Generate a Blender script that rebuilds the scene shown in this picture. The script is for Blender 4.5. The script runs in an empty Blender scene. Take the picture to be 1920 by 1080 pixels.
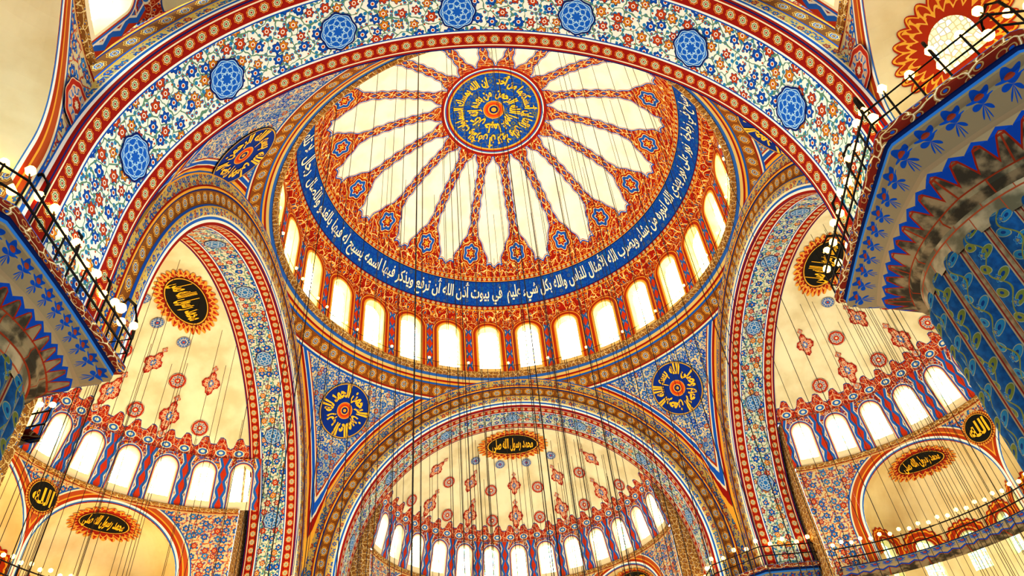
import bpy, math, random, unicodedata
from mathutils import Vector, Matrix
random.seed(7)
PI=math.pi; S=bpy.context.scene
S.view_settings.view_transform='Standard'; S.view_settings.exposure=.25
for lk in ('High Contrast','Medium High Contrast'):
    try: S.view_settings.look=lk; break
    except Exception: pass
def clamp(x,a=0.,b=1.): return max(a,min(b,x))
# ------------------------------------------------------------------ shader DSL
class E:
    def __init__(s,g,k): s.g=g; s.k=k
    def m(s,op,*a):
        n=s.g.nt.nodes.new("ShaderNodeMath"); n.operation=op
        for i,x in enumerate((s,)+a):
            if isinstance(x,E): s.g.nt.links.new(x.k,n.inputs[i])
            else: n.inputs[i].default_value=float(x)
        return E(s.g,n.outputs[0])
    def __add__(s,o): return s.m("ADD",o)
    def __radd__(s,o): return s.m("ADD",o)
    def __sub__(s,o): return s.m("SUBTRACT",o)
    def __rsub__(s,o): return (s*-1.)+o
    def __mul__(s,o): return s.m("MULTIPLY",o)
    def __rmul__(s,o): return s.m("MULTIPLY",o)
    def __truediv__(s,o): return s.m("DIVIDE",o)
    def __neg__(s): return s*-1.
    def lt(s,o): return s.m("LESS_THAN",o)
    def gt(s,o): return s.m("GREATER_THAN",o)
    def abs(s): return s.m("ABSOLUTE")
    def fr(s): return s.m("FRACT")
    def fl(s): return s.m("FLOOR")
    def sin(s): return s.m("SINE")
    def cos(s): return s.m("COSINE")
    def sq(s): return s.m("SQRT")
    def at(s,o): return s.m("ARCTAN2",o)
    def mn(s,o): return s.m("MINIMUM",o)
    def mx(s,o): return s.m("MAXIMUM",o)
    def sm(s,a,b):
        n=s.g.nt.nodes.new("ShaderNodeMapRange"); n.interpolation_type='SMOOTHSTEP'
        s.g.nt.links.new(s.k,n.inputs[0]); n.inputs[1].default_value=a; n.inputs[2].default_value=b
        return E(s.g,n.outputs[0])
class G:
    def __init__(s,nt): s.nt=nt; s.tc=nt.nodes.new("ShaderNodeTexCoord")
    def _sep(s,o):
        n=s.nt.nodes.new("ShaderNodeSeparateXYZ"); s.nt.links.new(o,n.inputs[0]); return [E(s,n.outputs[i]) for i in range(3)]
    def uv(s): return s._sep(s.tc.outputs["UV"])[:2]
    def obj(s): return s._sep(s.tc.outputs["Object"])
    def vec(s,x,y,z=0.):
        n=s.nt.nodes.new("ShaderNodeCombineXYZ")
        for i,a in enumerate((x,y,z)):
            if isinstance(a,E): s.nt.links.new(a.k,n.inputs[i])
            else: n.inputs[i].default_value=a
        return n.outputs[0]
    def noise(s,v,sc,det=2.):
        n=s.nt.nodes.new("ShaderNodeTexNoise"); s.nt.links.new(v,n.inputs["Vector"]); n.inputs["Scale"].default_value=sc; n.inputs["Detail"].default_value=det
        return E(s,n.outputs["Fac"])
    def vor(s,v,rnd=.8,feat='F1',dim='2D'):
        n=s.nt.nodes.new("ShaderNodeTexVoronoi"); n.voronoi_dimensions=dim; n.feature=feat
        s.nt.links.new(v,n.inputs["Vector"]); n.inputs["Scale"].default_value=1.; n.inputs["Randomness"].default_value=rnd
        if feat=='DISTANCE_TO_EDGE': return E(s,n.outputs["Distance"])
        c=s._sep(n.outputs["Color"]); p=s._sep(n.outputs["Position"])
        return E(s,n.outputs["Distance"]),c,p
    def mix(s,f,a,b):
        n=s.nt.nodes.new("ShaderNodeMix"); n.data_type='RGBA'
        if isinstance(f,E): s.nt.links.new(f.k,n.inputs[0])
        else: n.inputs[0].default_value=f
        for i,c in ((6,a),(7,b)):
            if isinstance(c,tuple): n.inputs[i].default_value=(*c[:3],1)
            else: s.nt.links.new(c,n.inputs[i])
        return n.outputs[2]
MATS={}
def mat(name,fn,rough=.8,metal=0.,spec=.2,nosample=False):
    m=bpy.data.materials.new(name); m.use_nodes=True; nt=m.node_tree; nt.nodes.clear()
    o=nt.nodes.new("ShaderNodeOutputMaterial"); b=nt.nodes.new("ShaderNodeBsdfPrincipled"); nt.links.new(b.outputs[0],o.inputs[0])
    b.inputs["Roughness"].default_value=rough; b.inputs["Metallic"].default_value=metal; b.inputs["Specular IOR Level"].default_value=spec
    g=G(nt); r=fn(g); em=None
    if isinstance(r,list): r,em,es=r
    def setc(inp,c):
        if isinstance(c,tuple): inp.default_value=(*c[:3],1)
        else: nt.links.new(c,inp)
    setc(b.inputs["Base Color"],r)
    if em is not None:
        setc(b.inputs["Emission Color"],em); b.inputs["Emission Strength"].default_value=es
    if nosample:
        try: m.cycles.emission_sampling='NONE'
        except Exception: pass
    MATS[name]=m; return m
def lth(x,y): return (x*x+y*y).sq()
RED=(.32,.018,.010); GOLD=(.74,.41,.06); BLUE=(.008,.11,.48); DBLUE=(.005,.025,.18)
CREAM=(.78,.73,.52); WHITE=(.84,.86,.80); ORG=(.66,.15,.02)
def floral(g,u,v,s,bg,pal,leaf,line,rnd=.7,outl=DBLUE):
    u=u*s; v=v*s
    V=g.vec(u,v)
    nu=g.noise(V,1.7,1.)
    V2=g.vec(u+(nu-.5)*.7,v+(nu-.5)*.6)
    col=bg
    d2,c2,_=g.vor(g.vec(u*2.9+3.3,v*2.9+1.7),.9)
    col=g.mix(d2.lt(.36)*c2[0].gt(.35),col,leaf)
    col=g.mix(d2.lt(.18)*c2[1].gt(.5),col,pal[1])
    de=g.vor(V2,rnd,'DISTANCE_TO_EDGE')
    col=g.mix(de.lt(.04),col,line)
    d,c,p=g.vor(V,rnd)
    a=(p[1]-v).at(p[0]-u); r0=(a*6.+c[1]*6.).cos()*.06+c[2]*.08+.24
    col=g.mix(d.lt(r0+.045),col,outl)
    pc=g.mix(c[0].gt(.42),pal[0],pal[1]); pc=g.mix(c[0].gt(.74),pc,pal[2])
    col=g.mix(d.lt(r0),col,pc)
    col=g.mix(d.lt(.14),col,bg); col=g.mix(d.lt(.085),col,pal[1])
    return col
def redgold(g,u,v,s=2.2,red=RED,gold=GOLD,white=CREAM,blue=(.015,.12,.44)):
    u=u*s;v=v*s; V=g.vec(u,v)
    nz=g.noise(V,1.3,1.)
    col=red
    d2,c2,_=g.vor(g.vec(u*2.3,v*2.3),.8)
    col=g.mix(d2.lt(.35)*d2.gt(.25),col,gold)
    col=g.mix(d2.lt(.16)*c2[0].gt(.5),col,blue)
    de=g.vor(g.vec(u+(nz-.5)*.8,v-(nz-.5)*.8),.8,'DISTANCE_TO_EDGE')
    col=g.mix(de.lt(.05),col,gold)
    col=g.mix(de.lt(.018),col,white)
    return col
def chain(g,u,e,c0,hw,step,red=RED,inner=CREAM,dot=(.06,.24,.12)):
    fu=(u/step).fr()-.5; fv=(e-c0)/hw; r=lth(fu*2.3,fv)
    a=fv.at(fu*2.3); rr=r+(a*8.).cos()*.06
    col=g.mix(rr.lt(.86),red,GOLD); col=g.mix(rr.lt(.76),col,red); col=g.mix(rr.lt(.62),col,inner); col=g.mix(rr.lt(.46),col,dot); col=g.mix(rr.lt(.3),col,inner); col=g.mix(rr.lt(.18),col,red)
    return col
# ------------------------------------------------------------------ materials
def f_soffit(W,bg,sc,e1=.80):
    def fn(g):
        u,v=g.uv(); e=v.mn((v*-1.)+W)
        col=floral(g,u,v,sc,bg,[BLUE,(.48,.08,.015),(.58,.25,.02)],(.03,.25,.50),(.14,.30,.22))
        k=e1/.8
        ch=chain(g,u,e,.40*k,.2*k,.5*k)
        col=g.mix(e.lt(.80*k),col,BLUE); col=g.mix(e.lt(.75*k),col,WHITE); col=g.mix(e.lt(.68*k),col,RED)
        col=g.mix(e.lt(.62*k),col,ch)
        col=g.mix(e.lt(.17*k),col,CREAM); col=g.mix(e.lt(.12*k),col,RED); col=g.mix(e.lt(.05*k),col,DBLUE)
        return col
    return fn
def f_archivolt(g):
    u,v=g.uv()
    col=floral(g,u,v,3.0,(.58,.48,.18),[(.015,.13,.50),(.40,.07,.015),(.03,.21,.50)],(.03,.17,.46),(.60,.46,.12),outl=(.02,.05,.26))
    ch=chain(g,u,v,.98,.22,.6,red=(.24,.10,.02),inner=(.70,.57,.24),dot=(.015,.12,.46))
    for a,b,c in ((0.,.1,RED),(.1,.2,WHITE),(.2,.3,(.015,.15,.55)),(.3,.36,CREAM),(.62,.68,(.64,.42,.08)),(.68,.74,(.015,.11,.46))):
        col=g.mix(v.gt(a)*v.lt(b),col,c)
    col=g.mix(v.gt(.74)*v.lt(1.22),col,ch)
    for a,b,c in ((1.22,1.28,DBLUE),(1.28,1.36,GOLD),(1.36,1.42,RED),(1.78,1.84,GOLD),(1.84,3.,(.015,.13,.50))):
        col=g.mix(v.gt(a)*v.lt(b),col,c)
    return col
def f_ring(g):
    u,v=g.uv(); return redgold(g,u,v,3.4,(.26,.12,.03),(.66,.48,.14),CREAM,(.015,.12,.44))
def f_pend(g):
    u,v=g.uv(); x,y,z=g.obj()
    e=(x.abs().mx(y.abs())*-1.)+11.7; r=lth(x,y)
    st=g.noise(g.vec(x,y,z),.5,5.).sm(.45,.62)
    bgc=g.mix(st,(.70,.62,.34),(.44,.45,.34))
    col=floral(g,u,v,2.6,bgc,[(.010,.10,.48),(.02,.18,.54),(.48,.13,.03)],(.03,.18,.50),(.04,.19,.54),outl=(.010,.04,.3))
    q=e*2.2
    for t,c in ((1.0,(.40,.06,.015)),(.9,CREAM),(.78,(.015,.13,.52)),(.5,CREAM),(.42,RED),(.2,GOLD)): col=g.mix(q.lt(t)*z.lt(25.2),col,c)
    u2=x.at(y)*12.
    rb=chain(g,u2,r,12.37,.22,.7,red=(.26,.10,.02),inner=(.70,.57,.24),dot=(.015,.12,.46))
    for t,c in ((12.8,(.015,.13,.5)),(12.72,CREAM),(12.66,RED),(12.6,rb),(12.12,(.015,.13,.48)),(12.04,GOLD),(11.96,RED),(11.88,(.66,.52,.2)),(11.76,(.04,.16,.5))): col=g.mix(r.lt(t),col,c)
    return col
def f_dome(g):
    x,y,z=g.obj(); r=lth(x,y); az=x.at(y)
    ft=(az*(18/(2*PI))+.125).fr()-.5; lat=ft.abs()*r*(2*PI/18)
    w=(r*9.).sin()*.035+.24+r.sm(7.7,9.7)*.96+((r*-1.).sm(-4.3,-3.1))*.35
    sd=(lat-w).mn((r*-1.)+9.68+(lat*7.).cos()*.10).mn(r-3.3)
    nz=g.noise(g.vec(x,y,z),.8,6.)
    pl=g.mix(nz.sm(.35,.7),(.86,.87,.80),(.76,.76,.66))
    rg=redgold(g,az*r,r,2.1)
    col=g.mix(sd.lt(.10),pl,RED); col=g.mix(sd.lt(.07),col,pl); col=g.mix(sd.lt(.04),col,(.02,.12,.5)); col=g.mix(sd.lt(-.02),col,rg)
    on=r.lt(8.2)*r.gt(3.5)
    lz=((r*1.4).fr()-.5).abs()*.4+lat; col=g.mix(lz.lt(.20)*on,col,(.78,.6,.3)); col=g.mix(lz.lt(.15)*on,col,RED); col=g.mix(lz.lt(.08)*on,col,(.04,.16,.5))
    fd=lth(lat*.9,r-9.1); a=(r-9.1).at(lat); fd=fd+(a*6.).cos()*.05
    for t,c in ((.60,GOLD),(.56,RED),(.48,(.78,.6,.3)),(.44,(.02,.12,.5)),(.28,CREAM),(.24,RED),(.12,GOLD)): col=g.mix(fd.lt(t),col,c)
    return col
def f_apex(g):
    x,y,z=g.obj(); r=lth(x,y); pl=(.84,.83,.72)
    m=floral(g,x,y,2.2,(.006,.08,.44),[(.010,.12,.52),(.012,.13,.5),(.20,.22,.08)],(.012,.13,.52),(.18,.20,.06),outl=(.006,.045,.3))
    col=g.mix(r.lt(3.12),RED,pl)
    for t,c in ((3.05,(.03,.14,.5)),(2.98,RED),(2.86,GOLD),(2.76,m),(.66,GOLD),(.60,ORG),(.48,(.6,.06,.015)),(.36,GOLD),(.28,DBLUE),(.16,GOLD)): col=g.mix(r.lt(t),col,c)
    return col
def f_band(g):
    x,y,z=g.obj(); az=x.at(y)
    bl=floral(g,az*11.,z,2.6,(.005,.075,.42),[(.010,.12,.52),(.015,.16,.46),(.10,.16,.28)],(.010,.12,.52),(.010,.11,.48),outl=(.005,.04,.3))
    ed=chain(g,az*11.,z,33.53,.12,.35)
    col=g.mix(z.lt(33.42),ed,GOLD); col=g.mix(z.lt(33.38),col,DBLUE); col=g.mix(z.lt(33.32),col,bl)
    col=g.mix(z.lt(31.86),col,DBLUE); col=g.mix(z.lt(31.8),col,chain(g,az*11.,z,31.68,.12,.35)); col=g.mix(z.lt(31.56),col,GOLD)
    col=g.mix(z.gt(33.64),col,GOLD)
    return col
def f_drumtop(g):
    x,y,z=g.obj(); return redgold(g,x.at(y)*11.,z,1.9)
def f_arcade(bw,off,hw,spring,kind):
    def fn(g):
        u,v=g.uv(); lx=((u/bw+off+.5).fr()-.5)*bw
        d=lth(lx,(v-spring).mx(0.))-hw
        q=(lx.abs()*-1.+bw/2)
        if kind=='dome':
            col=redgold(g,u,v,2.1,(.36,.025,.01),(.78,.42,.05))
            m=((v*1.1).fr()-.5).abs()*.9
            col=g.mix((q+m*.5).lt(.40)*v.lt(30.2),col,(.60,.58,.48)); col=g.mix((q+m*.5).lt(.34)*v.lt(30.2),col,(.03,.16,.5)); col=g.mix((q+m*.5).lt(.2)*v.lt(30.2),col,(.55,.06,.015))
            L=((.46,RED),(.40,GOLD),(.34,(.42,.05,.012)),(.16,GOLD),(.06,(.80,.62,.30)))
        else:
            col=floral(g,u,v,2.6,(.36,.04,.018),[(.66,.5,.34),(.04,.17,.5),GOLD],(.05,.19,.5),(.72,.5,.32),outl=RED)
            m=((v*1.3).fr()-.5).abs()
            col=g.mix((q+m*.3).lt(.36),col,(.7,.68,.58)); col=g.mix((q+m*.3).lt(.30),col,(.03,.16,.52)); col=g.mix((q+m*.3).lt(.16),col,(.5,.06,.02))
            L=((.20,(.7,.68,.58)),(.16,(.03,.15,.5)),(.11,(.46,.06,.02)),(.07,(.8,.72,.5)))
        for t,c in L: col=g.mix(d.lt(t),col,c)
        return col
    return fn
def f_semi(g):
    x,y,z=g.obj(); az=x.at(y)
    nz=g.noise(g.vec(x,y,z),.7,6.)
    pl=g.mix(nz.sm(.35,.7),(.80,.80,.58),(.66,.62,.40))
    n=(az*(2/.2188)); fu=(n.fr()-.5).abs(); big=((n*.5).fr()-.5).abs()
    top=20.6-fu*1.0-big*.35+((n*3.).fr()-.5).abs()*.25
    s=z-top
    rg=redgold(g,az*9.,z,3.,(.38,.03,.015),(.70,.36,.14),(.7,.6,.46))
    col=g.mix(s.lt(.08),pl,(.05,.1,.3)); col=g.mix(s.lt(.04),col,rg)
    fl=lth((n.fr()-.5)*.5,z-19.95); col=g.mix(fl.lt(.15),col,CREAM); col=g.mix(fl.lt(.12),col,(.04,.18,.52)); col=g.mix(fl.lt(.06),col,CREAM)
    col=g.mix(z.lt(19.74),col,(.62,.5,.3)); col=g.mix(z.lt(19.68),col,(.05,.15,.42))
    return col
def f_lower(g):
    u,v=g.uv()
    col=floral(g,u,v,2.2,(.62,.54,.32),[(.03,.15,.48),(.48,.08,.02),(.06,.25,.54)],(.06,.21,.5),(.48,.10,.04))
    d=lth(u.abs(),(v-13.4).mx(0.))-3.2
    for t,c in ((.75,(.03,.14,.48)),(.69,CREAM),(.62,(.46,.11,.03)),(.42,GOLD),(.36,(.42,.06,.015)),(.22,WHITE),(.12,(.05,.2,.52)),(.05,RED)): col=g.mix(d.lt(t)*v.lt(16.95),col,c)
    for t,c in ((16.82,(.62,.45,.2)),(16.9,RED),(17.0,(.05,.18,.5)),(17.14,CREAM)): col=g.mix(v.gt(t),col,c)
    return col
def f_plaster(a,b):
    def fn(g):
        x,y,z=g.obj(); nz=g.noise(g.vec(x,y,z),.6,6.)
        return g.mix(nz.sm(.35,.7),a,b)
    return fn
def f_disc(layers,lob=8,amp=.05,rays=None):
    def fn(g):
        u,v=g.uv(); r=lth(u,v); a=v.at(u); rr=r+(a*float(lob)).cos()*amp
        col=layers[0][1]
        for i,(t,c) in enumerate(layers):
            if i: col=g.mix(rr.lt(t),col,c)
        if rays:
            n,r0,r1,c=rays
            s=((a*(n/(2*PI))).fr()-.5).abs(); k=(r*14.).sin()*.15+.25
            col=g.mix(s.lt(k)*r.gt(r0)*r.lt(r1),col,c)
        return col
    return fn
def f_lattice(bg,line):
    def fn(g):
        u,v=g.uv(); r=lth(u,v); a=v.at(u); f=a*(8/(2*PI))
        oc=r*(((f+.5).fr()-.5)*(2*PI/8)).cos(); oc2=r*((f.fr()-.5)*(2*PI/8)).cos()
        s=((f+r*2.2).fr()-.5).abs()*r; s2=((f-r*2.2).fr()-.5).abs()*r
        col=bg
        for e in (s,s2): col=g.mix(e.lt(.028)*r.lt(.8)*r.gt(.2),col,line)
        for t in (.30,.78): col=g.mix((oc-t).abs().lt(.02),col,line)
        for t in (.54,): col=g.mix((oc2-t).abs().lt(.02),col,line)
        col=g.mix(r.gt(.87),col,line); col=g.mix(r.gt(.91),col,DBLUE)
        return col
    return fn
def f_glass(sc,bright,colorful,w=(1.,.98,.90),lead=.08):
    def fn(g):
        u,v=g.uv()
        d,c,p=g.vor(g.vec(u*sc,v*sc),.5); de=g.vor(g.vec(u*sc,v*sc),.5,'DISTANCE_TO_EDGE')
        col=w
        col=g.mix(c[0].gt(1-colorful),col,(.35,.80,.9)); col=g.mix(c[1].gt(1-colorful*.6),col,(.45,.85,.35)); col=g.mix(c[2].gt(1-colorful*.35),col,(1.,.8,.25))
        col=g.mix(de.lt(lead),col,(.26,.20,.08))
        return [(.4,.4,.36),col,bright]
    return fn
def f_shaft(zf):
  def fn(g):
    u,v=g.uv(); idx=(u+.5).fl(); fx=(u+.5).fr()-.5
    vv=v*1.5+((idx*.5).fr())*.6; par=(idx*.5).fr().gt(.25)
    vine=(fx-(vv*4.2).sin()*.16).abs()
    nz=g.noise(g.vec(u*6.,v*6.),1.,3.)
    ph=(vv*2.1).fr()-.5; side=((vv*2.1).fl()*.5).fr()*4.-1.
    lf=lth((fx-side*.17)*1.9-ph*side*.45,ph*.62)
    col=g.mix(nz.sm(.3,.7),(.006,.05,.14),(.010,.085,.21))
    lc=g.mix(par,(.12,.14,.03),(.02,.14,.24))
    col=g.mix(lf.lt(.30),col,(.20,.22,.14)); col=g.mix(lf.lt(.26),col,lc); col=g.mix(lf.lt(.10),col,(.005,.04,.14))
    l2=lth(fx*2.3,((vv*1.05+.3).fr()-.5)*1.5); a=((vv*1.05+.3).fr()-.5).at(fx*1.7); l2=l2+(a*5.).cos()*.05
    col=g.mix(l2.lt(.20),col,(.05,.18,.26)); col=g.mix(l2.lt(.15),col,(.006,.05,.2)); col=g.mix(l2.lt(.08),col,(.22,.20,.06))
    col=g.mix(vine.lt(.025),col,(.14,.15,.04))
    ins=lth(fx,((v-(zf-.35))*1.2).mx(0.))
    stone=g.mix(nz.sm(.3,.7),(.28,.22,.13),(.16,.13,.08))
    col=g.mix(ins.gt(.37),col,(.28,.23,.14)); col=g.mix(ins.gt(.405),col,(.18,.02,.012)); col=g.mix(ins.gt(.44),col,stone)
    return col
  return fn
def f_stone(g):
    x,y,z=g.obj(); a=x.at(y)
    row=(z*1.6).fl(); s=((z*1.6).fr()-.5).abs(); t=((a*4.+row*.5).fr()-.5).abs()
    nz=g.noise(g.vec(x,y,z),1.6,6.)
    col=g.mix(nz.sm(.35,.65),(.34,.29,.19),(.12,.11,.07))
    col=g.mix(s.gt(.465),col,(.28,.07,.03)); col=g.mix(t.gt(.485),col,(.28,.07,.03))
    return col
def f_cornice(g):
    u,v=g.uv(); fu=(u*1.8).fr()-.5; x,y,z=g.obj()
    tile=redgold(g,u,v*3.,1.6,(.20,.035,.02),(.40,.30,.12))
    nz=g.noise(g.vec(x,y,z),2.2,8.); row=((z*3.).fr()-.5).abs()
    blk=((u*.6+(z*3.).fl()*.5).fr()-.5).abs()
    stone=g.mix(nz.sm(.40,.60),(.24,.20,.12),(.055,.05,.035)); stone=g.mix(row.gt(.46),stone,(.24,.05,.02)); stone=g.mix(blk.gt(.485),stone,(.24,.05,.02))
    pet=lth(fu*1.2,((v-.52)*4.)); a=((v-.44)*4.).at(fu); petals=(a*9.).cos()*.12+.42
    col=g.mix(pet.lt(petals),(.24,.21,.13),(.010,.08,.34)); col=g.mix(pet.lt(.2),col,(.26,.06,.03))
    p2=(v-.30)*5.-(fu.abs()*-1.+.5)*.9
    col=g.mix(v.lt(.38),col,(.28,.23,.14)); col=g.mix(p2.lt(-.15)*v.lt(.38),col,(.010,.07,.32)); col=g.mix(p2.lt(-.42)*v.lt(.38),col,(.24,.03,.015)); col=g.mix(p2.lt(-.5)*v.lt(.38),col,stone)
    for t,c in ((.66,(.04,.18,.48)),(.69,(.010,.025,.10)),(.74,tile),(.90,(.04,.18,.48)),(.93,(.30,.25,.15))): col=g.mix(v.gt(t),col,c)
    return col
def f_carpet(g):
    x,y,z=g.obj(); fx=((x/1.2).fr()-.5).abs(); col=redgold(g,x,y,1.,(.32,.10,.08),(.40,.32,.22)); return g.mix(fx.gt(.46),col,(.05,.1,.3))
W_N=3.3; W_S=2.5
mat("near_soffit_tile",f_soffit(W_N,(.78,.86,.80),2.0,.72))
mat("soffit_tile",f_soffit(W_S,(.62,.67,.54),2.1,.66))
mat("archivolt_tile",f_archivolt)
mat("pendentive_tile",f_pend)
mat("dome_paint",f_dome); mat("dome_apex",f_apex); mat("dome_band",f_band); mat("drum_top",f_drumtop)
BWD=2*PI*11.75/28; OFFD=.435
mat("drum_paint",f_arcade(BWD,OFFD,.68,29.8,'dome'))
mat("semi_plaster",f_semi)
mat("lower_wall_tile",f_lower)
mat("exedra_plaster",f_plaster((.80,.73,.48),(.68,.57,.32)))
mat("reveal_gilt",f_plaster((.80,.60,.22),(.70,.45,.12)))
mat("roundel_red",f_disc([(9,DBLUE),(.97,(.68,.5,.3)),(.92,(.42,.04,.02)),(.72,(.68,.5,.34)),(.66,(.04,.18,.5)),(.4,(.7,.6,.42)),(.34,(.46,.05,.02)),(.15,CREAM)],8,.03,(12,.42,.66,(.6,.45,.32))))
mat("roundel_blue",f_disc([(9,(.1,.12,.3)),(.94,(.5,.47,.36)),(.88,(.06,.2,.52)),(.55,CREAM),(.45,(.06,.18,.5)),(.2,(.5,.1,.05))],6,.04,(12,.6,.88,(.4,.45,.5))))
mat("ornament_red",f_disc([(9,(.32,.02,.015)),(.9,(.46,.06,.03)),(.72,(.70,.52,.34)),(.62,(.44,.04,.02)),(.4,(.66,.46,.3)),(.32,(.04,.16,.5)),(.16,CREAM)],8,.06,(16,.42,.88,(.68,.46,.3))))
mat("pend_roundel",f_disc([(9,(.06,.06,.10)),(.975,(.62,.4,.05)),(.94,(.008,.05,.30)),(.30,GOLD),(.275,ORG),(.22,(.55,.06,.02)),(.16,GOLD),(.12,DBLUE),(.06,GOLD)],12,.0))
mat("black_cartouche",f_disc([(9,(.03,.02,.015)),(.97,GOLD),(.92,(.02,.022,.02))],8,0.))
mat("fringe_red",f_disc([(9,(.36,.025,.012)),(.98,(.55,.10,.02)),(.92,(.38,.03,.015)),(.84,(.72,.42,.10)),(.78,(.34,.03,.015))],20,.02,(40,.8,1.,(.72,.4,.08))))
mat("window_fringe",f_disc([(9,(.42,.04,.015)),(.95,(.80,.45,.06)),(.90,(.45,.06,.015)),(.72,(.80,.50,.10)),(.66,(.42,.05,.015))],24,.03,(30,.66,.9,(.78,.45,.07))))
mat("soffit_medallion_blue",f_lattice((.015,.15,.58),(.42,.68,.86)))
mat("soffit_medallion_pale",f_lattice((.03,.20,.52),(.60,.70,.68)))
mat("dome_glass",f_glass(5.5,8.5,.2,(1.,.96,.80)))
mat("semi_glass",f_glass(7.,4.5,.35))
mat("exedra_glass",f_glass(7.,1.8,.75))
mat("vault_glass",f_glass(4.5,.9,.85,(1.,.9,.6),.12))
mat("pier_shaft_tile",f_shaft(10.45)); mat("pier_shaft_tile_low",f_shaft(9.5)); mat("pier_shaft_tile_far",f_shaft(10.95))
mat("pier_stone",f_stone,.9,0.,.1)
mat("cornice_tile",f_cornice,.95,0.,.05)
mat("gold_leaf",lambda g:(.92,.56,.04),.45)
mat("cream_letter",lambda g:(.88,.86,.70))
mat("iron",lambda g:(.012,.012,.014),.5)
mat("cable_steel",lambda g:(.035,.03,.028),.6)
mat("gilt_trim",f_ring)
mat("lamp_glow",lambda g:[(1.,.8,.4),(1.,.60,.16),4.5],nosample=True)
mat("carpet",f_carpet)
# ------------------------------------------------------------------ mesh helpers
class MB:
    def __init__(s): s.v=[];s.uv=[];s.f=[];s.mi=[];s.mats=[]
    def m(s,n):
        if n not in s.mats: s.mats.append(n)
        return s.mats.index(n)
    def pt(s,p,uv=(0,0)): s.v.append(tuple(p)); s.uv.append(uv); return len(s.v)-1
    def face(s,ids,mn): s.f.append(tuple(ids)); s.mi.append(s.m(mn))
    def grid(s,fn,nu,nv,mn):
        b=len(s.v)
        for j in range(nv+1):
            for i in range(nu+1):
                p,uv=fn(i/nu,j/nv); s.pt(p,uv)
        for j in range(nv):
            mm=mn(j) if callable(mn) else mn
            for i in range(nu):
                a=b+j*(nu+1)+i; s.face((a,a+1,a+nu+2,a+nu+1),mm)
    def box(s,lo,hi,mn):
        P=[s.pt(((lo,hi)[i&1][0],(lo,hi)[i>>1&1][1],(lo,hi)[i>>2&1][2])) for i in range(8)]
        for f in ((0,1,3,2),(4,6,7,5),(0,4,5,1),(2,3,7,6),(0,2,6,4),(1,5,7,3)): s.face([P[i] for i in f],mn)
    def tube(s,pts,r,mn,n=6):
        rings=[]
        for i,p in enumerate(pts):
            p=Vector(p); d=(Vector(pts[min(i+1,len(pts)-1)])-Vector(pts[max(i-1,0)])).normalized()
            a=d.orthogonal().normalized() if abs(d.z)<.99 else Vector((1,0,0)); b=d.cross(a)
            rings.append([s.pt(p+(a*math.cos(2*PI*k/n)+b*math.sin(2*PI*k/n))*r) for k in range(n)])
        for q in range(len(rings)-1):
            for k in range(n): s.face((rings[q][k],rings[q][(k+1)%n],rings[q+1][(k+1)%n],rings[q+1][k]),mn)
    def ball(s,c,r,mn,n=8,sq=1.):
        c=Vector(c); rings=[]
        for j in range(n//2+1):
            t=PI*j/(n//2)
            rings.append([s.pt(c+Vector((r*math.sin(t)*math.cos(2*PI*k/n),r*math.sin(t)*math.sin(2*PI*k/n),r*sq*math.cos(t)))) for k in range(n)])
        for j in range(n//2):
            for k in range(n): s.face((rings[j][k],rings[j][(k+1)%n],rings[j+1][(k+1)%n],rings[j+1][k]),mn)
    def decal(s,mp,cu,cv,ru,rv,mn,outline=None,nr=6,na=48):
        b=len(s.v)
        for j in range(nr+1):
            for i in range(na+1):
                a=2*PI*i/na; o=outline(a) if outline else 1.
                t=j/nr; lu=t*o*math.cos(a); lv=t*o*math.sin(a)
                s.pt(mp(cu+lu*ru,cv+lv*rv),(t*math.cos(a),t*math.sin(a)))
        for j in range(nr):
            for i in range(na):
                a=b+j*(na+1)+i; s.face((a,a+1,a+na+2,a+na+1),mn)
    def text(s,mp,txt,cu,cv,w,h,mn,bold=.012):
        V,F=text2d(txt,bold)
        if not V: return
        x0=min(p[0] for p in V);x1=max(p[0] for p in V);y0=min(p[1] for p in V);y1=max(p[1] for p in V)
        b=len(s.v)
        for p in V:
            u=(p[0]-x0)/(x1-x0)-.5; v=(p[1]-y0)/(y1-y0)-.5
            s.pt(mp(cu+u*w,cv+v*h),(0,0))
        for f in F: s.face([b+i for i in f],mn)
    def make(s,name,parent=None,smooth=True,loc=(0,0,0),rz=0.):
        me=bpy.data.meshes.new(name); me.from_pydata(s.v,[],s.f)
        for m in s.mats: me.materials.append(MATS[m])
        me.polygons.foreach_set("material_index",s.mi)
        me.polygons.foreach_set("use_smooth",[smooth]*len(s.f))
        ul=me.uv_layers.new(name="UVMap"); vi=[0]*len(me.loops); me.loops.foreach_get("vertex_index",vi)
        fl=[]
        for i in vi: fl.extend(s.uv[i])
        ul.data.foreach_set("uv",fl); me.update()
        return link(name,me,parent,loc,rz)
def link(name,me,parent=None,loc=(0,0,0),rz=0.):
    o=bpy.data.objects.new(name,me); S.collection.objects.link(o); o.location=loc; o.rotation_euler=(0,0,rz)
    if parent: o.parent=parent
    return o
def empty(name,loc=(0,0,0),rz=0.): return link(name,None,None,loc,rz)
FORMS={}
for cp in range(0xFE80,0xFEFD):
    d=unicodedata.decomposition(chr(cp)).split()
    if len(d)>=2: FORMS.setdefault("".join(chr(int(x,16)) for x in d[1:]),{})[d[0].strip("<>")]=chr(cp)
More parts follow.
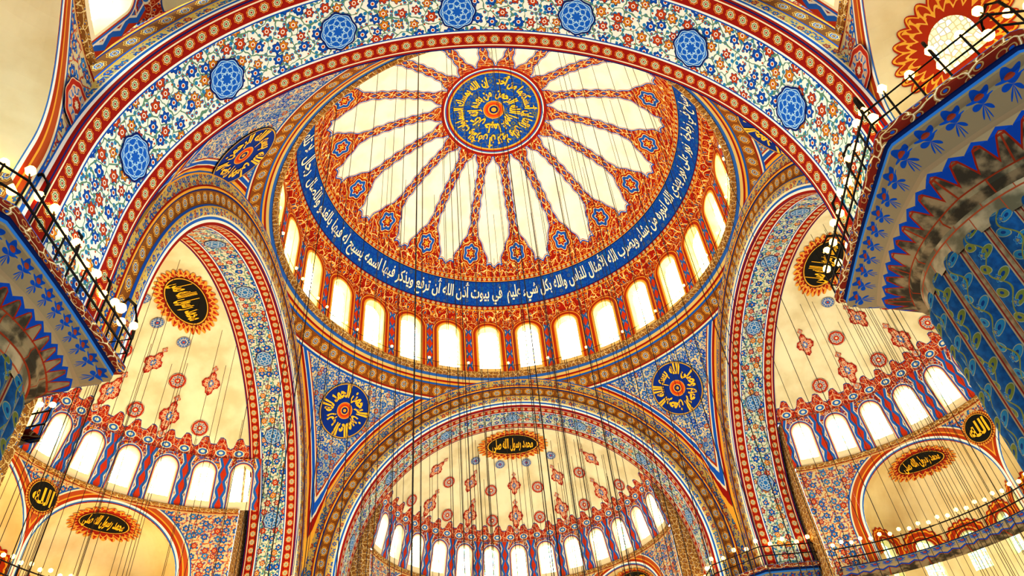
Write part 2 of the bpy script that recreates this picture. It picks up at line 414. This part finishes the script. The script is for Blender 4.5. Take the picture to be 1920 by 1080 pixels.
def shape(t):
    t=t.replace("\u0644\u0627","\ue000").replace("\u0644\u0623","\ue001")
    key={"\ue000":"\u0644\u0627","\ue001":"\u0644\u0623"}
    L=[key.get(c,c) for c in t]; out=[]
    for i,c in enumerate(L):
        f=FORMS.get(c)
        if not f: out.append(c); continue
        pv=FORMS.get(L[i-1]) if i>0 else None; nx=FORMS.get(L[i+1]) if i<len(L)-1 else None
        jp=bool(pv and 'initial' in pv and 'final' in f); jn=bool(nx and 'initial' in f and 'final' in nx)
        k='medial' if jp and jn else 'final' if jp else 'initial' if jn else 'isolated'
        out.append(f.get(k,f.get('isolated')))
    return "".join(reversed(out))
TC={}
def text2d(t,bold):
    if (t,bold) in TC: return TC[(t,bold)]
    cu=bpy.data.curves.new("tmp","FONT"); cu.body=shape(t); cu.resolution_u=3; cu.offset=bold
    o=bpy.data.objects.new("tmp",cu); S.collection.objects.link(o); bpy.context.view_layer.update()
    me=o.to_mesh(); V=[(v.co.x,v.co.y) for v in me.vertices]; F=[tuple(p.vertices) for p in me.polygons]
    o.to_mesh_clear(); bpy.data.objects.remove(o); bpy.data.curves.remove(cu)
    TC[(t,bold)]=(V,F); return V,F
def arcade(mb,mp,bays,bw,v0,v1,hw,vb,vs,depth,wallm,glassm,revm):
    for u0 in bays:
        k=5; out=[];rect=[]
        def add(o,r): out.append(o); rect.append(r)
        L=u0-bw/2; R_=u0+bw/2
        for i in range(k): t=i/k; add((u0+hw-2*hw*t,vb),(R_-bw*t,v0))
        side=[(u0-hw,vb+(vs-vb)*i/4) for i in range(4)]+[(u0-hw*math.cos(a),vs+hw*math.sin(a)) for a in (0,.26,.52)]
        for i,p in enumerate(side): add(p,(L,v0+(v1-v0)*i/len(side)))
        for i in range(8): a=PI/4+PI/2*i/8; add((u0-hw*math.cos(a),vs+hw*math.sin(a)),(L+bw*i/8,v1))
        side=[(u0+hw*math.cos(a),vs+hw*math.sin(a)) for a in (PI/4,.52,.26)]+[(u0+hw,vs-(vs-vb)*i/4) for i in range(4)]
        for i,p in enumerate(side): add(p,(R_,v1-(v1-v0)*i/len(side)))
        n=len(out); A=[mb.pt(mp(p[0],p[1],0),p) for p in out]
        M=[mb.pt(mp((p[0]+q[0])/2,(p[1]+q[1])/2,0),((p[0]+q[0])/2,(p[1]+q[1])/2)) for p,q in zip(out,rect)]
        B=[mb.pt(mp(p[0],p[1],0),p) for p in rect]
        D=[mb.pt(mp(p[0],p[1],depth),p) for p in out]; A2=[mb.pt(mp(p[0],p[1],0),p) for p in out]
        Gl=[mb.pt(mp(p[0],p[1],depth),(p[0]-u0,p[1])) for p in out]; c=mb.pt(mp(u0,(vb+vs)/2,depth),(0,(vb+vs)/2))
        for i in range(n):
            j=(i+1)%n
            mb.face((A[i],A[j],M[j],M[i]),wallm); mb.face((M[i],M[j],B[j],B[i]),wallm)
            mb.face((A2[i],A2[j],D[j],D[i]),revm); mb.face((Gl[i],Gl[j],c),glassm)
# ------------------------------------------------------------------ main dome
dome=empty("main_dome")
prof=[(11.75,31.0),(11.55,31.05),(11.45,31.2),(11.3,31.4),(11.26,31.5),(11.12,31.9),(10.95,32.3),(10.75,32.7),(10.55,33.05),(10.40,33.35),(10.2,33.6)]
SPH=lambda r:25.5+math.sqrt(169-r*r)
prof[-1]=(10.22,33.68)
for i in range(1,37):
    r=10.1-(10.1-3.3)*i/36 if i else 10.1; prof.append((r,SPH(r)))
for i in range(1,11): r=3.3*(1-i/10); prof.append((r,SPH(r)))
n=len(prof)-1; mb=MB()
mb.grid(lambda s,t:((lambda p:((p[0]*math.sin(2*PI*s),p[0]*math.cos(2*PI*s),p[1]),(s*70,p[1])))(prof[round(t*n)])),180,n,
    lambda j:"drum_top" if j<4 else "dome_band" if j<10 else "dome_paint" if j<46 else "dome_apex")
mb.make("dome_shell",dome)
mb=MB()
def mpd(u,v,d=0.): a=u/11.75; return ((11.75+d)*math.sin(a),(11.75+d)*math.cos(a),v)
arcade(mb,mpd,[(k-OFFD)*BWD for k in range(28)],BWD,26.62,31.0,.68,27.05,29.8,.55,"drum_paint","dome_glass","reveal_gilt")
mb.make("drum_windows",dome,smooth=False)
mb=MB(); cp=[(11.62,26.25),(11.42,26.3),(11.35,26.4),(11.35,26.5),(11.45,26.55),(11.45,26.6),(11.76,26.66)]
mb.grid(lambda s,t:((lambda p:((p[0]*math.sin(2*PI*s),p[0]*math.cos(2*PI*s),p[1]),(s*70,t)))(cp[round(t*6)])),140,6,"gilt_trim")
mb.make("drum_cornice",dome)
mb=MB()
mb.tube([(11.4*math.sin(2*PI*k/140),11.4*math.cos(2*PI*k/140),27.0) for k in range(141)],.015,"iron",4)
for k in range(84):
    a=2*PI*k/84; mb.tube([(11.4*math.sin(a),11.4*math.cos(a),26.6),(11.4*math.sin(a),11.4*math.cos(a),27.1)],.012,"iron",4)
    if k%3!=1: mb.ball((11.38*math.sin(a),11.38*math.cos(a),27.2),.09,"lamp_glow",6)
mb.make("drum_lamps",dome)
def mband(u,v):
    a=u/10.75; t=clamp((v+.5)); z=31.92+t*1.36; r=None
    for i in range(len(prof)-1):
        if prof[i][1]<=z<=prof[i+1][1]:
            q=(z-prof[i][1])/(prof[i+1][1]-prof[i][1]); r=prof[i][0]+(prof[i+1][0]-prof[i][0])*q; break
    r=(r or 10.5)-.05
    return (r*math.sin(a),r*math.cos(a),z-.02)
V1="نور على نور يهدي الله لنوره من يشاء ويضرب الله الأمثال للناس والله بكل شيء عليم"
V2="في بيوت أذن الله أن ترفع ويذكر فيها اسمه يسبح له فيها بالغدو والآصال"
mb=MB(); C=10.75*2*PI
mb.text(mband,V1,C*.135,0,C*.26,1.,"cream_letter",.02); mb.text(mband,V2,-C*.125,0,C*.25,1.,"cream_letter",.02)
mb.text(mband,"الله نور السماوات والأرض مثل نوره كمشكاة فيها مصباح المصباح في زجاجة",C*.38,0,C*.22,1.,"cream_letter",.02)
mb.text(mband,"رجال لا تلهيهم تجارة ولا بيع عن ذكر الله وإقام الصلاة وإيتاء الزكاة",-C*.37,0,C*.23,1.,"cream_letter",.02)
mb.make("inscription_band",dome,smooth=False)
def mpol(r0):
    def f(u,v):
        a=-u/r0; r=r0+v; return (r*math.sin(a),r*math.cos(a),SPH(r)-.05)
    return f
mb=MB()
mb.text(mpol(2.2),"إن الله يمسك السماوات والأرض أن تزولا ولئن زالتا إن أمسكهما من أحد",0,0,2*PI*2.2*.97,1.02,"gold_leaf",.04)
mb.text(mpol(1.2),"من بعده إنه كان حليما غفورا الله الرحمن",0,0,2*PI*1.2*.97,.95,"gold_leaf",.04)
mb.make("apex_inscription",dome,smooth=False)
# ------------------------------------------------------------------ pendentives
RS=16.55; ZS=14.5
for q in range(4):
    mb=MB(); b0=q*PI/2
    def fp(s,t):
        az=b0+s*PI/2; rm=min(11.7/max(abs(math.cos(az)),abs(math.sin(az))),RS-.0001)
        e0=math.acos(11.6/RS); e1=math.acos(rm/RS); e=e0+(e1-e0)*t; r=RS*math.cos(e)
        return (r*math.sin(az),r*math.cos(az),ZS+RS*math.sin(e)),(az*13,ZS+RS*math.sin(e))
    mb.grid(fp,40,30,"pendentive_tile")
    P=empty("pendentive"); mb.make("surface",P)
    az=b0+PI/4; rc=13.93
    if q==2: az+=math.radians(8); rc=13.55
    if q==1: az-=math.radians(8); rc=13.55
    P0=Vector((rc*math.sin(az),rc*math.cos(az),math.sqrt(RS*RS-rc*rc)))
    f=Vector((math.sin(az),math.cos(az),0)); right=f.cross(Vector((0,0,1))); up=right.cross(P0.normalized()); up=up if up.z>0 else -up
    def mpp(u,v):
        w=(P0+right*u+up*v).normalized()*(RS-.06); return (w.x,w.y,w.z+ZS)
    mb=MB(); mb.decal(mpp,0,0,1.62,1.62,"pend_roundel")
    def mpt(u,v):
        a=-u/1.02; r=1.02+v; w=(P0+right*(r*math.sin(a))+up*(-r*math.cos(a))).normalized()*(RS-.09); return (w.x,w.y,w.z+ZS)
    mb.text(mpt,["بسم الله الرحمن الرحيم وصلى الله","الحمد لله رب العالمين الرحمن"][q%2],0,0,2*PI*1.02*.97,.98,"gold_leaf",.045)
    mb.make("calligraphy_roundel",P,smooth=False)
# ------------------------------------------------------------------ great arches
lobed=lambda a:1+.05*math.cos(8*a)
def great_arch(loc,rz,R,z0,zb,T,sof,med,offa,outerR,outz,medr,medy=None,zb2=None):
    P=empty("great_arch",loc,rz); leg=z0-zb; leg2=z0-(zb2 if zb2 else zb); Ltot=leg+leg2+PI*R
    def path(s,rad,zc):
        if s<leg: return (-rad,zb+s)
        if s>leg+PI*R: return (rad,z0-(s-leg-PI*R))
        a=(s-leg)/R; return (-rad*math.cos(a),zc+rad*math.sin(a))
    mb=MB()
    def fs(i,j):
        s=i*Ltot; x,z=path(s,R,z0); return (x,j*T,z),(s,j*T)
    mb.grid(fs,120,6,sof)
    steps=[(0,0.),(.30,0.),(.34,-.06),(.70,-.06),(.74,-.0),(1.2,-.0),(1.25,-.05),(1.4,-.05),(1.45,0.),(outerR-R,0.)]
    def fa(i,j):
        k=round(j*(len(steps)-1)); rr,yy=steps[k]; s=i*Ltot; t=rr/(outerR-R)
        x,z=path(s,R+rr,z0+(outz-z0)*t); return (x,yy,z),(s,rr)
    mb.grid(fa,120,len(steps)-1,"archivolt_tile")
    def fb(i,j):
        s=i*Ltot; x,z=path(s,R+j*1.9,z0); return (x,T,z),(s,j*1.9)
    mb.grid(fb,120,2,"archivolt_tile")
    mb.make("vault_band",P)
    mb=MB(); my=medy or T/2
    for k in range(-3,4):
        a0=offa+k*math.radians(25)
        def mp(u,v): a=a0+u/R; return ((R-.03)*math.sin(a),my+v,z0+(R-.03)*math.cos(a))
        mb.decal(mp,0,0,medr,medr,med,lobed,nr=5,na=40)
    mb.make("medallions",P)
    return P
great_arch((0,11.7,0),0,9.8,14.3,12.4,W_S,"soffit_tile","soffit_medallion_pale",0,11.72,14.5,.45)
great_arch((-11.7,0,0),PI/2,9.8,14.3,12.4,W_S,"soffit_tile","soffit_medallion_pale",0,11.72,14.5,.45)
great_arch((11.7,0,0),-PI/2,9.8,14.3,12.4,W_S,"soffit_tile","soffit_medallion_pale",0,11.72,14.5,.45)
PN=great_arch((-1.5,-12.5,0),PI,9.5,14.2,12.3,W_N,"near_soffit_tile","soffit_medallion_blue",math.radians(2.6),12.6,14.5,.64,1.42,zb2=11.2)
mb=MB()
for sg,zl_ in ((-1,12.42),(1,11.32)): mb.box((min(sg*9.6,sg*15.5),.05,zl_),(max(sg*9.6,sg*15.5),3.25,16.4),"pier_stone")
mb.make("impost_blocks",PN,smooth=False)
# ------------------------------------------------------------------ semi-domes
RQ=9.95; ZQ=14.25; R_=math.radians
def semi_dome(loc,rz,azoff,near=False):
    ystart=1.0
    P=empty("semi_dome",loc,rz); ZT=19.6
    if near: P.scale=(1.12,1.12,1.)
    e0=math.asin((ZT-ZQ)/RQ)
    mb=MB()
    def fq(s,t):
        e=e0+(PI/2-e0)*t*.999; r=RQ*math.cos(e)
        am=math.acos(clamp(ystart/r,-1,1)) if r>ystart else 0.
        az=-am+2*am*s; return (r*math.sin(az),max(r*math.cos(az),0),ZQ+RQ*math.sin(e)),(az*9,ZQ+RQ*math.sin(e))
    mb.grid(fq,90,60,"semi_plaster")
    zz=[6.5,12,14.2,15.5,17.09,17.1,18.3,19.7]
    if not near:
      for sg in (-1,1):
        def fj(s,t):
            z=zz[round(t*7)]; r=8.75 if z<17.1 else 8.75-(z-17.1)*.24
            xi=math.sqrt(r*r-ystart**2)-.04; xo=11.6
            return (sg*(xi+(xo-xi)*s),ystart+.3,z),((xi+(xo-xi)*s),z)
        mb.grid(fj,2,7,"gilt_trim")
    mb.make("shell",P)
    mb=MB(); bw=.2188*8.5
    def mp(u,v,d=0.): a=u/8.5; r=8.75-(v-17.1)*.24+d; return (r*math.sin(a),r*math.cos(a),v)
    arcade(mb,mp,[(k*.2188+azoff)*8.5 for k in range(-6 if azoff<.05 else -7,7)],bw,17.1,19.65,.47,17.5,18.85,.4,"semi_drum","semi_glass","exedra_plaster")
    mb.make("drum_windows",P,smooth=False)
    mb=MB(); lp=[(8.9,16.92),(8.66,16.95),(8.6,17.06),(8.62,17.12),(8.8,17.15)]
    mb.grid(lambda s,t:((lambda p,a:((p[0]*math.sin(a),p[0]*math.cos(a),p[1]),(a*8,t)))(lp[round(t*4)],-1.42+2.84*s)),80,4,"gilt_trim")
    mb.make("ledge",P)
    mb=MB(); r0=8.75; er=3.2; es=13.4; zl=12.2 if near else 6.5
    exs=(-R_(62),R_(58)) if near else (-PI/4,0,PI/4)
    def cyl(a,z):
        c=min(exs,key=lambda q:abs(q-a)); return (r0*math.sin(a),r0*math.cos(a),z),((a-c)*r0,z)
    ha=math.asin(er/r0)
    for c in exs:
        def fw(s,t):
            x=-er*math.cos(PI*s); a=c+math.asin(x/r0); zb_=es+math.sqrt(max(0,er*er-x*x)); p,_=cyl(a,zb_+(17.-zb_)*t); return p,((a-c)*r0,p[2])
        mb.grid(fw,36,6,"lower_wall_tile")
    segs=[(exs[-1]+ha,1.42),(-1.42,exs[0]-ha)]
    if near: segs=[(exs[-1]+ha,1.5),(-1.5,exs[0]-ha)]
    if not near:
        for a,b in zip(exs,exs[1:]): m_=(a+b)/2; segs+=[(a+ha,m_),(m_,b-ha)]
    for a0,a1 in segs:
        mb.grid(lambda s,t:cyl(a0+(a1-a0)*clamp(s,.001,.999),zl+(17.-zl)*t),4,10,"lower_wall_tile")
    mb.make("lower_wall",P)
    mb=MB()
    for c in exs:
        def M3(x,Y,z):
            yo=math.sqrt(max(0,r0*r0-x*x))+Y
            return (x*math.cos(c)+yo*math.sin(c),-x*math.sin(c)+yo*math.cos(c),z)
        def M(be,rho,z,d=0.): return M3((rho+d)*math.cos(be),(rho+d)*math.sin(be),z)
        mb.grid(lambda s,t:(M(PI*(1-s),er*math.cos(t*PI/2),es+er*math.sin(t*PI/2)),(s*10,t)),36,14,"exedra_plaster")
        def mw(u,v,d=0.): return M(PI/2-u/er,er,v,d)
        if near:
            mb.grid(lambda s,t:(M(PI*(1-s),er,zl+(es-zl)*t),(s*10,t)),36,2,"exedra_plaster")
            if c<0:
                P0=Vector((-2.7,1.4,1.15)).normalized(); X=P0.cross(Vector((0,0,1))).normalized(); Y=X.cross(P0); Y=Y if Y.z>0 else -Y
                def nw(d):
                    def f(u,v):
                        w=(P0*er+X*u+Y*v).normalized()*(er-d); return M3(w.x,w.y,w.z+es)
                    return f
                arch_o=lambda a: min(1./max(abs(math.cos(a)),1e-6),1.)if math.sin(a)>=0 else min(1/max(abs(math.cos(a)),1e-6),1/max(abs(math.sin(a)),1e-6))
                mb.decal(nw(.04),0,0,1.1,1.3,"window_fringe",lambda a:.92+.14*abs(math.sin(12*a)),nr=6,na=192)
                mb.decal(nw(.09),0,0,.42,.62,"vault_glass",arch_o,nr=4)
        else:
          arcade(mb,mw,[k*PI*er/5 for k in (-2,-1,0,1,2)],PI*er/5,zl,es,.42,11.2,12.6,.3,"exedra_plaster","exedra_glass","exedra_plaster")
          for k in (-2,-1,0,1,2):
            u0=k*PI*er/5; b=len(mb.v); N=60
            for j in range(3):
                for i in range(N+1):
                    a=-.5+(PI+1.)*i/N; rr=[.46,.72,.92+.12*abs(math.sin(a*9))][j]
                    u=u0+rr*math.cos(a); v=12.6+rr*math.sin(a)
                    if v<es: q=mw(u,v,-.04)
                    else: ee=(v-es)/er; q=M(PI/2-u/er,er*math.cos(ee)-.05,es+er*math.sin(ee))
                    mb.pt(q,([.5,.8,.97][j],0))
            for j in range(2):
                for i in range(N): q=b+j*(N+1)+i; mb.face((q,q+1,q+N+2,q+N+1),"window_fringe")
        if near: continue
        def ex(d,el=R_(66)):
            P0=Vector((0,math.cos(el),math.sin(el))); X=Vector((1,0,0)); Y=Vector((0,-math.sin(el),math.cos(el)))
            def f(u,v):
                w=(P0*er+X*u+Y*v).normalized()*(er-d); return M3(w.x,w.y,w.z+es)
            return f
        mb.decal(ex(.05),0,0,1.75,.95,"fringe_red",lambda a:.94+.2*abs(math.sin(13*a)),nr=6,na=208)
        mb.decal(ex(.08),0,0,1.3,.62,"black_cartouche")
        mb.text(ex(.11),"محمد رسول الله صلى",0,0,2.0,.85,"gold_leaf",.03)
    mb.make("exedrae",P,smooth=False)
    mb=MB()
    for sg in (-1,1):
        a=sg*(R_(83) if near else PI/8)
        def mcd(d): return lambda u,v:((r0-d)*math.sin(a+u/r0),(r0-d)*math.cos(a+u/r0),v)
        if near: mb.decal(mcd(.05),0,15.6,.6,.6,"roundel_red",nr=3); continue
        mb.decal(mcd(.05),0,15.8,.80,.80,"fringe_red",nr=3); mb.decal(mcd(.09),0,15.8,.70,.70,"black_cartouche",nr=3)
        mb.text(mcd(.12),"الله",0,15.8,1.0,.76,"gold_leaf",.03)
    mb.make("spandrel_roundels",P,smooth=False)
    mb=MB()
    def sp(az,el,d=.05): r=(RQ-d)*math.cos(el); return (r*math.sin(az),r*math.cos(az),ZQ+(RQ-d)*math.sin(el))
    def at(a0,e0_,d=.05): return lambda u,v: sp(a0+u/(RQ*max(.2,math.cos(e0_))),e0_+v/RQ,d)
    diam=lambda a:.62+.38*abs(math.cos(2*a))**1.5+.05*math.cos(16*a)
    for k in range(-5,6):
        az=k*.2188
        if k%2==0:
            m_=at(az,R_(43)); mb.decal(m_,0,0,.48,.80,"ornament_red",diam); mb.decal(m_,0,.95,.18,.2,"ornament_red",diam,nr=2,na=20); mb.decal(m_,0,-.92,.18,.2,"ornament_red",diam,nr=2,na=20)
        else: mb.decal(at(az,R_(41.5)),0,0,.42,.42,"roundel_red")
    for k in range(-4,5):
        az=k*.27
        if k%2==0: m_=at(az,R_(55.5)); mb.decal(m_,0,0,.44,.66,"ornament_red",diam); mb.decal(m_,0,.82,.15,.18,"ornament_red",diam,nr=2,na=20)
        else: mb.decal(at(az,R_(53.5)),0,0,.42,.42,"roundel_red")
    for k in (-1.5,-.5,.5,1.5): mb.decal(at(k*.42,R_(65)),0,0,.32,.32,"roundel_blue")
    def crown(d):
        e1=R_(75); P0=Vector((0,math.cos(e1),math.sin(e1))); X=Vector((1,0,0)); Y=Vector((0,-math.sin(e1),math.cos(e1)))
        def f(u,v):
            w=(P0*RQ+X*u+Y*v).normalized()*(RQ-d); return (w.x,w.y,w.z+ZQ)
        return f
    mb.decal(crown(.05),0,0,2.2,1.25,"fringe_red",lambda a:.95+.14*abs(math.sin(15*a)),na=240)
    mb.decal(crown(.08),0,0,1.75,.9,"black_cartouche"); mb.text(crown(.11),"محمد رسول الله صلى",0,0,2.7,1.2,"gold_leaf",.03)
    mb.make("painted_ornaments",P,smooth=False)
    if near: return
    mb=MB(); wp=[(8.74,11.1),(8.2,11.25),(7.95,11.45),(7.95,11.6),(8.74,11.6)]
    mb.grid(lambda s,t:((lambda p,a:((p[0]*math.sin(a),p[0]*math.cos(a),p[1]),(a*8,t)))(wp[round(t*4)],-1.4+2.8*s)),60,4,"cornice_tile")
    for q in (12.,12.45): mb.tube([(8.*math.sin(-1.4+2.8*i/50),8.*math.cos(-1.4+2.8*i/50),q) for i in range(51)],.03,"iron",5)
    for k in range(52):
        a=-1.4+2.8*k/51; p=(8.*math.sin(a),8.*math.cos(a)); mb.tube([(p[0],p[1],11.6),(p[0],p[1],12.55)],.02,"iron",4); mb.ball((p[0],p[1],12.65+.1*(k%2)),.10,"lamp_glow",6)
    mb.make("gallery_rail",P)
mat("semi_drum",f_arcade(.2188*8.5,.0,.47,18.85,'semi'))
semi_dome((0,13.1,0),0,0.)
semi_dome((13.1,0,0),-PI/2,0.)
semi_dome((-1.5,-14.8,0),PI,0.,True)
MATS["semi_drum"]=mat("semi_drum_shifted",f_arcade(.2188*8.5,-.0927/.2188,.47,18.85,'semi'))
semi_dome((-13.1,0,0),PI/2,.0927)
# ------------------------------------------------------------------ piers
def pier(cx,cy,r,poly,ztop,zflute=10.95,NF=20,shm="pier_shaft_tile_far"):
    P=empty("pier",(cx,cy,0)); mb=MB()
    def ff(s,t):
        n=s*NF; fx=(n+.5)%1-.5; z=-1.6+t*(zflute+1.6)
        top=clamp((zflute-z)/.35); rr=r-.18+.18*math.cos(PI*fx)*math.sqrt(top)
        a=2*PI*s; return (rr*math.sin(a),rr*math.cos(a),z),(n,z)
    zs=[0,.2,.4,.6,.8,.9,.95,.965,.98,.99,1.]
    mb.grid(lambda s,t:ff(s,zs[round(t*10)]),NF*10,10,shm)
    mb.make("fluted_shaft",P)
    mb=MB(); mb.grid(lambda s,t:(((r-.1)*math.sin(2*PI*s),(r-.1)*math.cos(2*PI*s),zflute-.3+t*(ztop-1.2-zflute+.3)),(s*18,t)),60,2,"pier_stone")
    mb.make("stone_drum",P)
    N=96
    def polypt(s):
        a=2*PI*s; d=Vector((math.sin(a),math.cos(a))); best=1e9
        for i in range(len(poly)):
            p=Vector(poly[i]);q=Vector(poly[(i+1)%len(poly)]); e=q-p; den=d.x*e.y-d.y*e.x
            if abs(den)<1e-9: continue
            t=(p.x*e.y-p.y*e.x)/den; k=(p.x*d.y-p.y*d.x)/den
            if t>0 and -1e-6<=k<=1+1e-6: best=min(best,t)
        return d*best
    pf=[(0.,-1.65),(.12,-1.55),(.12,-1.4),(.45,-1.05),(.48,-.9),(.78,-.62),(.78,-.5),(.88,-.45),(.88,-.2),(1.,-.15),(1.,0.),(.6,0.02)]
    mb=MB()
    def fc(s,t):
        k,dz=pf[round(t*11)]; a=2*PI*s; q=polypt(s); c=Vector((math.sin(a),math.cos(a)))*(r-.1); w=c.lerp(q,k)
        return (w.x,w.y,ztop+dz),(s*26,t)
    mb.grid(fc,N*2,11,"cornice_tile"); mb.make("capital",P,smooth=False)
    return P
def rail_lamps(pts,z,hooks=True,name="balcony_lamps",step=.5,br=.115,extra=None):
    mb=MB(); L=[Vector((*p,z)) for p in pts]
    for q in (.45,.9): mb.tube([p+Vector((0,0,q)) for p in L],.03,"iron",5)
    i=0
    for a,b in zip(L,L[1:]):
        n=max(1,int((b-a).length/step))
        d=(b-a).normalized(); o=Vector((-d.y,d.x,0))
        for k in range(n):
            p=a+(b-a)*(k/n); i+=1
            mb.tube([p,p+Vector((0,0,.95))],.025,"iron",5)
            if hooks and i%3==0:
                hk=[p+Vector((0,0,.9)),p+Vector((0,0,1.45))+o*.05,p+Vector((0,0,1.8))+o*.3,p+Vector((0,0,1.75))+o*.62,p+Vector((0,0,1.5))+o*.75]
                mb.tube(hk,.04,"iron",5); mb.ball(hk[-1]-Vector((0,0,.18)),br*1.2,"lamp_glow",8)
            mb.ball(p+Vector((0,0,1.05+.2*(i%2)))+o*.1,br,"lamp_glow",8); mb.tube([p+Vector((0,0,.9)),p+Vector((0,0,1.0+.2*(i%2)))+o*.1],.02,"iron",4)
    if extra: extra(mb)
    return mb.make(name)
def big_bracket(mb):
    mb.tube([(9.3,-16.05,12.4),(9.3,-16.05,14.),(9.6,-17,17.2)],.06,"iron",6)
    mb.tube([(9.4,-16.1,13.9),(11.5,-17.3,16.4)],.05,"iron",6)
    mb.tube([(9.3,-16.05,14.),(9.1,-16.3,14.6),(10.9,-17.05,16.6)],.035,"iron",5)
    for k in range(5):
        t=k/4; p=Vector((9.1,-16.3,14.7)).lerp(Vector((10.7,-17,16.4)),t); mb.ball(p,.11,"lamp_glow",8); mb.tube([p,p-Vector((0,0,.25))],.025,"iron",4)
cx,cy=11.3,-14.2
PR=[(8.02,-10.8),(7.07,-16.4),(8.93,-18.75),(13.2,-19.),(15.2,-16),(15.2,-10.8)]
pier(cx,cy,2.9,[(a-cx,b-cy) for a,b in PR],12.4,10.45,26,"pier_shaft_tile")
rail_lamps([(8.6,-10.85),(8.1,-10.9),(7.2,-16.3),(9.0,-18.6),(11.7,-18.8)],12.4,extra=big_bracket)
cx,cy=-13.9,-14.2
PL=[(-10.7,-11.1),(-10.7,-16.5),(-12.,-18.3),(-18,-18.3),(-18,-11.)]
pier(cx,cy,2.7,[(a-cx,b-cy) for a,b in PL],11.3,9.5,24,"pier_shaft_tile_low")
rail_lamps([(-12.,-18.1),(-10.85,-16.4),(-10.8,-11.2),(-11.6,-11.1)],11.3)
for sx in (-1,1):
    cx,cy=sx*12.9,12.9
    oc=[(3.6*math.cos(PI/8+k*PI/4),3.6*math.sin(PI/8+k*PI/4)) for k in range(8)]
    pier(cx,cy,2.6,oc,12.6)
    rail_lamps([(cx+x,cy+y) for x,y in oc+oc[:1]],12.6,hooks=False,step=.6)
# ------------------------------------------------------------------ floor, cables, chandeliers
mb=MB(); mb.grid(lambda s,t:((-34+68*s,-34+68*t,-1.6),(s,t)),4,4,"carpet"); mb.make("floor")
def ceil(x,y):
    r=math.hypot(x,y)
    if r<10.1: return SPH(r)
    if r<11.2: return 31.5
    for lx,ly in ((x,y-13.1),(-y,x-13.1),(y,-x-13.1)):
        q=lx*lx+ly*ly
        if ly>1.05 and q<8.1**2: return ZQ+math.sqrt(RQ*RQ-q)
    return None
mb=MB()
def cable(x,y,r=.011):
    z=ceil(x,y)
    if z: mb.tube([(x,y,3.2),(x,y,z-.02)],r,"cable_steel",4)
for ring,n in ((2.2,8),(4.6,14),(7.0,20),(9.6,26),(10.9,22)):
    for k in range(n):
        a=2*PI*(k+random.uniform(-.25,.25))/n; rr=ring+random.uniform(-.5,.3); cable(rr*math.sin(a),rr*math.cos(a))
for k in range(34): 
    a=random.uniform(-1.3,1.3); rr=random.uniform(2,8)
    cable(rr*math.sin(a),13.1+rr*math.cos(a))
for sg in (-1,1):
    for k in range(34):
        a=random.uniform(-1.2,1.4); rr=random.uniform(2,8); cable(sg*(13.1+rr*math.cos(a)),rr*math.sin(a))
mb.make("chandelier_cables")
for (x,y,en,lc) in ((0,0,4800,(1.,.96,.85)),(0,17,900,(1.,.95,.75)),(-17,0,3200,(1.,.66,.28)),(17,0,1300,(1.,.9,.66))):
    P=empty("chandelier",(x,y,0)); mb=MB()
    for rr in (1.6,3.):
        mb.tube([(rr*math.sin(2*PI*k/48),rr*math.cos(2*PI*k/48),3.2) for k in range(49)],.04,"iron",5)
        for k in range(24): a=2*PI*k/24; mb.ball((rr*math.sin(a),rr*math.cos(a),3.35),.09,"lamp_glow",6)
    for k in range(4): a=k*PI/2; mb.tube([(0,0,3.2),(3*math.sin(a),3*math.cos(a),3.2)],.03,"iron",5)
    mb.make("ring_frame",P)
    l=bpy.data.lights.new("chandelier_light","POINT"); l.energy=en; l.color=lc; l.shadow_soft_size=1.5
    link("light",l,P,(0,0,4.2))
# ------------------------------------------------------------------ world & camera
w=bpy.data.worlds.new("World"); S.world=w; w.use_nodes=True; bg=w.node_tree.nodes["Background"]; bg.inputs[0].default_value=(.80,.93,1.,1); bg.inputs[1].default_value=1.6
psi,th,ro=.0725,.7345,-.1082
F=Vector((math.sin(psi)*math.cos(th),math.cos(psi)*math.cos(th),math.sin(th)))
R0=Vector((math.cos(psi),-math.sin(psi),0)); U0=R0.cross(F)
R=R0*math.cos(ro)+U0*math.sin(ro); U=-R0*math.sin(ro)+U0*math.cos(ro)
c=bpy.data.cameras.new("camera"); c.sensor_width=36; c.lens=1343/1920*36; c.clip_end=300
co=bpy.data.objects.new("camera",c); S.collection.objects.link(co)
M=Matrix((R,U,-F)).transposed().to_4x4(); M.translation=Vector((-1.94,-25.76,0)); co.matrix_world=M
S.camera=co
